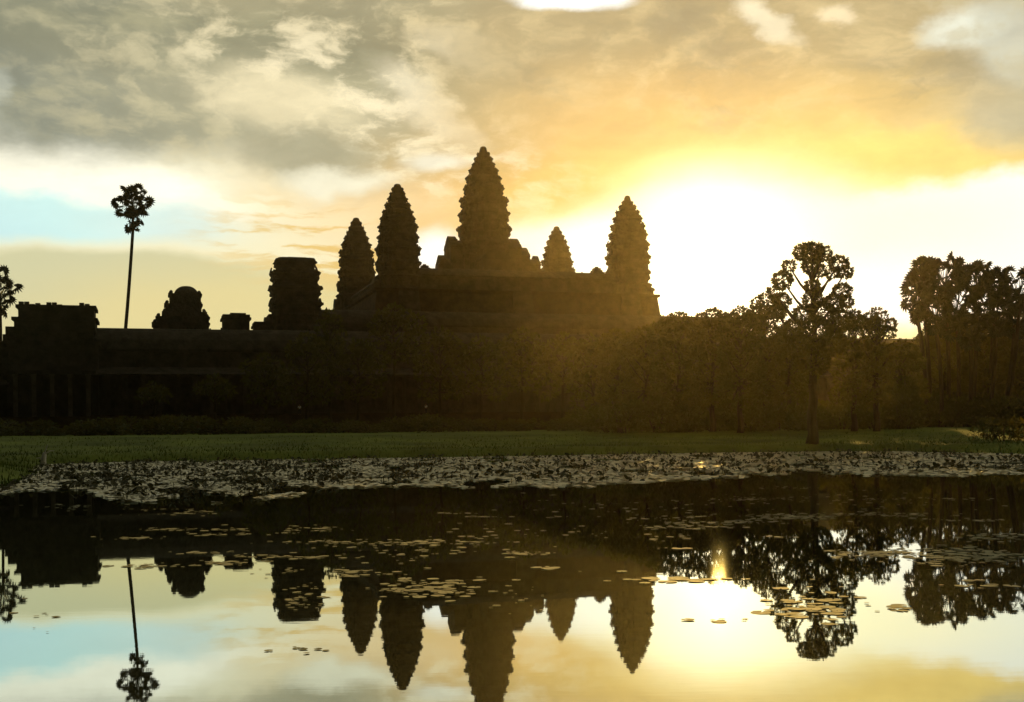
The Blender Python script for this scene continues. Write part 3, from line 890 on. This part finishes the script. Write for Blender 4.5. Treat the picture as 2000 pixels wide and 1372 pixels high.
# shrubs along the foot of the terrace
protos = []
for i in range(5):
    rnd = random.Random(500 + i)
    mb = MB()
    for _ in range(7):
        leaf_ball(mb, Vector((rnd.uniform(-2, 2), rnd.uniform(-1, 1), rnd.uniform(.5, 1.6))), rnd.uniform(.8, 1.25), 130, .34, rnd, .85, .3)
    sm = MB()
    for _ in range(6):
        a = rnd.uniform(-1.6, 1.6)
        sm.tube([(a * .3, 0, -.1), (a * .7, .1, .8), (a, .0, 1.5)], [.06, .045, .02], 5)
    protos.append((mb, sm))
first = {}
rnd = random.Random(77)
for i in range(34):
    px = -10 + i * 61 + rnd.uniform(-16, 16)
    D = rnd.uniform(134, 150) - (12 if px > 1300 else 0)
    pt = P(px, 840, D); pt.z = gz(pt.x, D) - .05
    j = i % 5
    s = rnd.uniform(1.0, 1.6)
    root = empty('shrub', pt, rnd.uniform(0, 6.28), 'dark leafy shrub in the row between the lawn and the terrace', 'shrub', 'shrubs in a row behind the lawn')
    if j not in first:
        a = protos[j][0].build('foliage', m_leaf, root)
        b = protos[j][1].build('stem', m_bark, root)
        first[j] = (a, b)
    else:
        for o in first[j]:
            c2 = o.copy(); sc.collection.objects.link(c2); c2.parent = root
    root.scale = (s * 1.15, s, s * rnd.uniform(.5, .8))
rnd = random.Random(78)
for i in range(32):
    px = 1190 + (i * 33 if i < 26 else 640 + (i - 26) * 34) + rnd.uniform(-10, 10)
    D = rnd.uniform(110, 118) + (14 if px > 1780 else 0)
    pt = P(px, 840, D); pt.z = gz(pt.x, D) - .05
    root = empty('shrub', pt, rnd.uniform(0, 6.28), 'shrub among the tree trunks at the back of the lawn on the right', 'shrub', 'shrubs among the trunks on the right')
    for o in first[i % 5]:
        c2 = o.copy(); sc.collection.objects.link(c2); c2.parent = root
    s = rnd.uniform(.75, 1.25)
    root.scale = (s * 1.2, s, s * rnd.uniform(.9, 1.4))
# dark low bush at the right end of the lawn, by the water
for (px, py, s, lab) in ((1960, 862, .8, 'dark bush on the lawn near the right edge, by the water'),):
    root = empty('shrub', W(px, py + 16) if False else P(px, 878, 84), 0, lab, 'shrub')
    root.location.z = gz(root.location.x, 84) - .05
    for o in first[1]:
        c2 = o.copy(); sc.collection.objects.link(c2); c2.parent = root
    root.scale = (s * .8, s, s)

# grass: blades along the shore and over the bank
rnd = random.Random(9)
gb = MB()
for _ in range(52000):
    x = rnd.uniform(-42, 46)
    y = 30 + 75 * rnd.random() ** .8
    if abs(x) > .46 * y + 1: continue
    d = shore_dist(x, y)
    if d < -.4: continue
    if d > 4 and rnd.random() > 4 / d: continue
    z = ground_z(x, y)
    if z < -.12: continue
    h = rnd.uniform(.10, .30) * (1.25 if d < 2.0 else .8)
    a = rnd.uniform(0, 6.28)
    w = rnd.uniform(.02, .05)
    lx, ly = rnd.uniform(-.15, .15), rnd.uniform(-.15, .15)
    b = len(gb.v)
    gb.v += [(x - w * math.cos(a), y - w * math.sin(a), z - .05), (x + w * math.cos(a), y + w * math.sin(a), z - .05), (x + lx, y + ly, z + h)]
    gb.f.append((b, b + 1, b + 2))
tag(gb.build('grass', m_grass), 'short green grass on the far bank of the pond', 'grass', kind='stuff')

# ------------------------------------------------------------------ lilies on the water
def pad_mesh(mb, x, y, r, rnd, n=9, z=.004, tilt=.05):
    a0 = rnd.uniform(0, 6.28)
    tx, ty = rnd.gauss(0, tilt), rnd.gauss(0, tilt)
    z += rnd.uniform(0, .006) + abs(tilt) * r
    b = len(mb.v)
    mb.v.append((x, y, z))
    for i in range(n + 1):
        a = a0 + .18 + (2 * math.pi - .36) * i / n
        rr = r * rnd.uniform(.93, 1.04)
        dx, dy = rr * math.cos(a), rr * math.sin(a)
        mb.v.append((x + dx, y + dy, z + dx * tx + dy * ty))
    for i in range(n):
        mb.f.append((b, b + 1 + i, b + 2 + i))
near_edge = [(-400, 1010), (0, 968), (40, 958), (180, 962), (260, 985), (420, 982), (560, 972), (640, 955), (760, 950), (1080, 952), (1130, 949), (1250, 944), (1330, 940), (1460, 931), (1700, 928), (2000, 925), (2400, 922)]
def edge_y(px):
    for (a, ya), (b, yb) in zip(near_edge, near_edge[1:]):
        if a <= px <= b: return ya + (yb - ya) * (px - a) / (b - a)
    return 950
def to_px(x, y):
    X, Yv = x / y * F, CAMH / y * F
    c, s = math.cos(ROLL), math.sin(ROLL)
    return 1000 + X * c + Yv * s, HOR - X * s + Yv * c
rnd = random.Random(31)
mat_ = MB(); lot = MB(); stray = MB()
cnt = 0
for _ in range(170000):
    y = 30 + 56 * rnd.random()
    x = rnd.uniform(-.47, .47) * y
    px, py = to_px(x, y)
    e = edge_y(px) + 5 * noise.noise(Vector((x * .25, y * .1, 0))) + 6 * noise.noise(Vector((x * 1.1, y * .3, 5)))
    if py > e: continue
    if py > e - 6 and rnd.random() < .55: continue
    d = shore_dist(x, y)
    if d > .2: continue
    hole = noise.noise(Vector((x * .45, y * .22, 2))) + .5 * noise.noise(Vector((x * 1.3, y * .7, 8)))
    lim = .22 if px > 700 else .12
    if hole > lim: continue
    # an open channel near the front edge on the right
    if 1080 < px < 1420 and 924 < py < 931 and rnd.random() < .85: continue
    pad_mesh(mat_, x, y, rnd.uniform(.07, .17), rnd, 7, .004, .12)
    cnt += 1
for _ in range(16000):                  # leaves standing above the mat, darker
    y = 34 + 50 * rnd.random()
    x = rnd.uniform(-.47, .47) * y
    px, py = to_px(x, y)
    if py > edge_y(px) - 2 or shore_dist(x, y) > .3: continue
    if noise.noise(Vector((x * .8, y * .35, 12))) + .5 * noise.noise(Vector((x * 2.4, y * .9, 30))) < (.02 if px < 700 else .14): continue
    h = rnd.uniform(.05, .24)
    b = len(lot.v)
    a = rnd.uniform(0, 6.28); r = rnd.uniform(.035, .11)
    tx, ty = rnd.uniform(-.9, .9), rnd.uniform(-.9, .9)
    lot.v.append((x, y, h - .03))
    for i in range(8):
        aa = a + i * math.pi / 4
        lot.v.append((x + r * math.cos(aa), y + r * math.sin(aa), max(.03, h + r * (math.cos(aa) * tx + math.sin(aa) * ty))))
    lot.f += [(b, b + 1 + i, b + 1 + (i + 1) % 8) for i in range(8)]
    lot.add([(x - .008, y, -.05), (x + .008, y, -.05), (x + .008, y, h), (x - .008, y, h)], [(0, 1, 2, 3)])
# broken streaks of pads in the dark middle water
STR = [(700, 992, 60, 3, 10), (900, 986, 30, 2, 8)]
patches = [(540, 1035, 150, 12, 90), (340, 1000, 90, 8, 70), (250, 1052, 55, 4, 26), (330, 1035, 60, 5, 28), (420, 1045, 70, 4, 24), (380, 1080, 90, 4, 22), (560, 1088, 110, 6, 60), (700, 1060, 160, 8, 60),
           (860, 1060, 120, 8, 60), (1000, 1082, 90, 5, 36), (880, 1003, 45, 2, 12), (948, 1010, 40, 2, 12), (1098, 1010, 30, 2, 8), (1045, 967, 40, 3, 12), (1130, 1112, 80, 6, 40), (1180, 1106, 60, 5, 24),
           (1340, 1030, 80, 5, 40), (1320, 1072, 30, 2, 10), (1400, 1018, 170, 14, 170), (1560, 1010, 150, 10, 110), (1700, 1008, 160, 8, 120), (1540, 953, 60, 3, 18), (1450, 975, 90, 6, 50), (1800, 975, 120, 6, 40), (1900, 1016, 80, 3, 24),
           (1700, 1080, 90, 16, 130), (1400, 1050, 120, 8, 60), (1880, 1085, 150, 22, 260), (1960, 1050, 90, 12, 60), (820, 1080, 200, 24, 50), (640, 1120, 120, 10, 70), (1040, 1040, 260, 30, 40), (1250, 990, 260, 26, 60), (1700, 980, 300, 26, 80), (300, 1105, 80, 5, 30), (440, 1100, 60, 6, 34), (160, 990, 90, 8, 40)]
for (px, py, wpx, hpx, n) in patches:
    for _ in range(int(n * 1.15)):
        qx, qy = px + rnd.gauss(0, .5) * wpx, py + rnd.gauss(0, .38) * hpx
        p = W(qx, max(qy, 945))
        if noise.noise(Vector((p.x * .9, p.y * .5, 4))) > .25: continue
        pad_mesh(stray, p.x, p.y, .025 + .07 * rnd.random() ** 2.2, rnd, 8, .003, .02)
tag(mat_.build('lily_mat', m_mat), 'dense khaki mat of water lily leaves along the far shore', 'lily mat', kind='stuff')
tag(stray.build('stray_lily_leaves', m_pad), 'broken streaks of small lily leaves scattered over the dark middle of the pond', 'lily leaves', kind='stuff')
tag(lot.build('lotus_leaves', m_lotus), 'dark lotus leaves standing up out of the lily mat', 'lotus leaves', kind='stuff')

# nearest pads: one object each
clusters = [((840, 1150), (115, 18), 100, (.045, .105), 'olive lily pad in the raft of pads over the reflected left towers', 'lily pads in the raft left of centre'),
            ((590, 1165), (38, 34), 40, (.025, .06), 'small dark leaf floating over the reflected broken tower', 'small leaves over the reflected broken tower'),
            ((1325, 1133), (110, 4), 24, (.07, .15), 'pale lily pad in the line below the glare of the reflected sun', 'lily pads in the line below the sun'),
            ((1590, 1185), (95, 32), 62, (.04, .12), 'lily pad among those over the reflected shore tree', 'lily pads over the reflected shore tree'),
            ((1765, 1190), (28, 8), 9, (.05, .11), 'lily pad in the small group between the two reflected trees', 'lily pads between the reflected trees'),
            ((1390, 1212), (60, 3), 7, (.04, .08), 'thin lily pad adrift in the bright reflection right of centre', 'pads adrift in the bright reflection'),
            ((1010, 1165), (60, 26), 18, (.02, .05), 'tiny leaf beside the reflected tallest tower', 'tiny leaves beside the reflected tallest tower'),
            ((580, 1270), (62, 5), 12, (.02, .05), 'tiny dark leaf in the loose line below the reflected broken tower', 'tiny leaves in a loose line'),
            ((100, 1205), (60, 20), 8, (.02, .05), 'tiny dark leaf adrift near the reflected tall palm', 'tiny leaves at lower left'),
            ((1900, 1140), (80, 10), 14, (.05, .11), 'lily pad over the reflected right-hand palms', 'lily pads over the reflected palms')]
ni = 0
protopad = []
for i in range(6):
    mb = MB(); pad_mesh(mb, 0, 0, 1.0, rnd, 14, 0, .0)
    # turned-up rim
    mb.v = [(x, y, .001 + (.015 if math.hypot(x, y) > .5 else 0)) for x, y, z in mb.v]
    me = bpy.data.meshes.new('lily_pad'); me.from_pydata(mb.v, [], mb.f); me.materials.append(m_pad); protopad.append(me)
for (cx, cy), (sx, sy), n, (r0, r1), lab, grp in clusters:
    for _ in range(n):
        p = W(cx + rnd.gauss(0, .55) * sx, cy + rnd.gauss(0, .55) * sy)
        o = bpy.data.objects.new('lily_pad', protopad[ni % 6])
        sc.collection.objects.link(o)
        o.location = (p.x, p.y, .003 + (ni % 7) * .001)
        r = r0 * .7 + (r1 - r0 * .7) * rnd.random() ** 1.8
        o.scale = (r, r, r)
        o.rotation_euler = (rnd.gauss(0, .015), rnd.gauss(0, .015), rnd.uniform(0, 6.28))
        tag(o, lab, 'lily pad', grp)
        ni += 1
# ------------------------------------------------------------------ small figures and the stump
def person(pt, rz, label, seed, hold=False):
    root = empty('person', pt, rz, label, 'person')
    def skinned(name, js, es, rad, mat, root_i=0):
        me = bpy.data.meshes.new(name)
        me.from_pydata(js, es, [])
        o = bpy.data.objects.new(name, me)
        sc.collection.objects.link(o)
        o.parent = root
        me.materials.append(mat)
        m = o.modifiers.new('skin', 'SKIN')
        m.use_smooth_shade = True
        for i, r in enumerate(rad):
            me.skin_vertices[0].data[i].radius = (r, r * .85)
            me.skin_vertices[0].data[i].use_root = (i == root_i)
        o.modifiers.new('sub', 'SUBSURF').levels = 1
        o.modifiers['sub'].render_levels = 1
        return o
    J = [(0, 0, .93), (0, 0, 1.15), (0, 0, 1.38), (0, 0, 1.46), (0, -.01, 1.56), (0, -.01, 1.66),
         (.10, 0, .88), (.12, -.04, .48), (.12, .02, .08), (.12, -.14, .04),
         (-.10, 0, .88), (-.12, .06, .48), (-.13, .12, .08), (-.13, -.04, .04),
         (.19, 0, 1.38), (.24, .03, 1.10), (.23, -.10, .88), (.23, -.14, .80),
         (-.19, 0, 1.38), (-.24, .03, 1.10), (-.22, -.06, .87), (-.22, -.08, .79)]
    Ed = [(0, 1), (1, 2), (2, 3), (3, 4), (4, 5), (0, 6), (6, 7), (7, 8), (8, 9), (0, 10), (10, 11), (11, 12), (12, 13), (2, 14), (14, 15), (15, 16), (16, 17), (2, 18), (18, 19), (19, 20), (20, 21)]
    Rr = [.13, .13, .12, .05, .095, .085, .09, .06, .04, .035, .09, .06, .04, .035, .055, .042, .03, .03, .055, .042, .03, .03]
    skinned('body', J, Ed, Rr, m_skin)
    skinned('shirt', [(0, 0, .9), (0, 0, 1.15), (0, 0, 1.37), (.18, 0, 1.38), (.24, .03, 1.12), (-.18, 0, 1.38), (-.24, .03, 1.12)], [(0, 1), (1, 2), (2, 3), (3, 4), (2, 5), (5, 6)], [.165, .155, .14, .075, .06, .075, .06], m_white)
    skinned('trousers', [(0, 0, .93), (.10, 0, .86), (.12, -.04, .48), (.12, .02, .14), (-.10, 0, .86), (-.12, .06, .48), (-.13, .12, .14)], [(0, 1), (1, 2), (2, 3), (0, 4), (4, 5), (5, 6)], [.15, .11, .08, .065, .11, .08, .065], m_cloth)
    skinned('hair', [(0, .02, 1.62), (0, .01, 1.70)], [(0, 1)], [.095, .07], m_hair)
a = ANG
for (px, D, rz, lab) in ((585, 0, .4, 'distant person in a white shirt on the terrace below the broken tower'), (832, 0, -.7, 'distant person in a white shirt on the terrace below the tallest tower')):
    # stand on the terrace's front edge
    x = unroll(px, 800)[0] / F
    o = OG(0, -9.4)
    # line o + E*s, with X = x*Y
    s = (x * o.y - o.x) / (E.x - x * E.y)
    pt = o + E * s
    pt.z = 4.3
    person(pt, rz, lab, 1)

pt = P(84, 893, 70); pt.z = max(gz(pt.x, pt.y), 0) - .08
root = empty('dead_stump', pt, 0, 'pale broken stump with short twigs on the dark left bank', 'tree stump')
root.scale = (1.35, 1.35, 1.35)
b = MB(); b.tube([(0, 0, 0), (.02, 0, .3), (.05, .02, .58), (.04, 0, .66)], [.14, .11, .09, .03], 9); b.build('stump', m_stump, root, smooth=True)
for pts in (((.04, 0, .5), (.12, 0, .75), (.2, .02, 1.0)), ((.05, 0, .55), (.3, 0, .72), (.48, .05, .72)), ((0, 0, .3), (-.15, 0, .42), (-.3, 0, .4))):
    b = MB(); b.tube(pts, [.035, .025, .012], 6); b.build('twig', m_stump, root)

# ------------------------------------------------------------------ haze
hz = MB()
hz.box(-420, 420, -120, 560, -2, 82)
hm = bpy.data.materials.new('haze_air')
hm.use_nodes = True
ht = hm.node_tree
ht.nodes.clear()
pv = ht.nodes.new('ShaderNodeVolumePrincipled')
pv.inputs['Color'].default_value = (1.0, 0.86, 0.55, 1)
pv.inputs['Density'].default_value = 0.00008
pv.inputs['Anisotropy'].default_value = 0.93
oo = ht.nodes.new('ShaderNodeOutputMaterial')
ht.links.new(pv.outputs[0], oo.inputs['Volume'])
tag(hz.build('haze', hm), 'thin morning haze lit by the low sun', 'haze', kind='stuff')
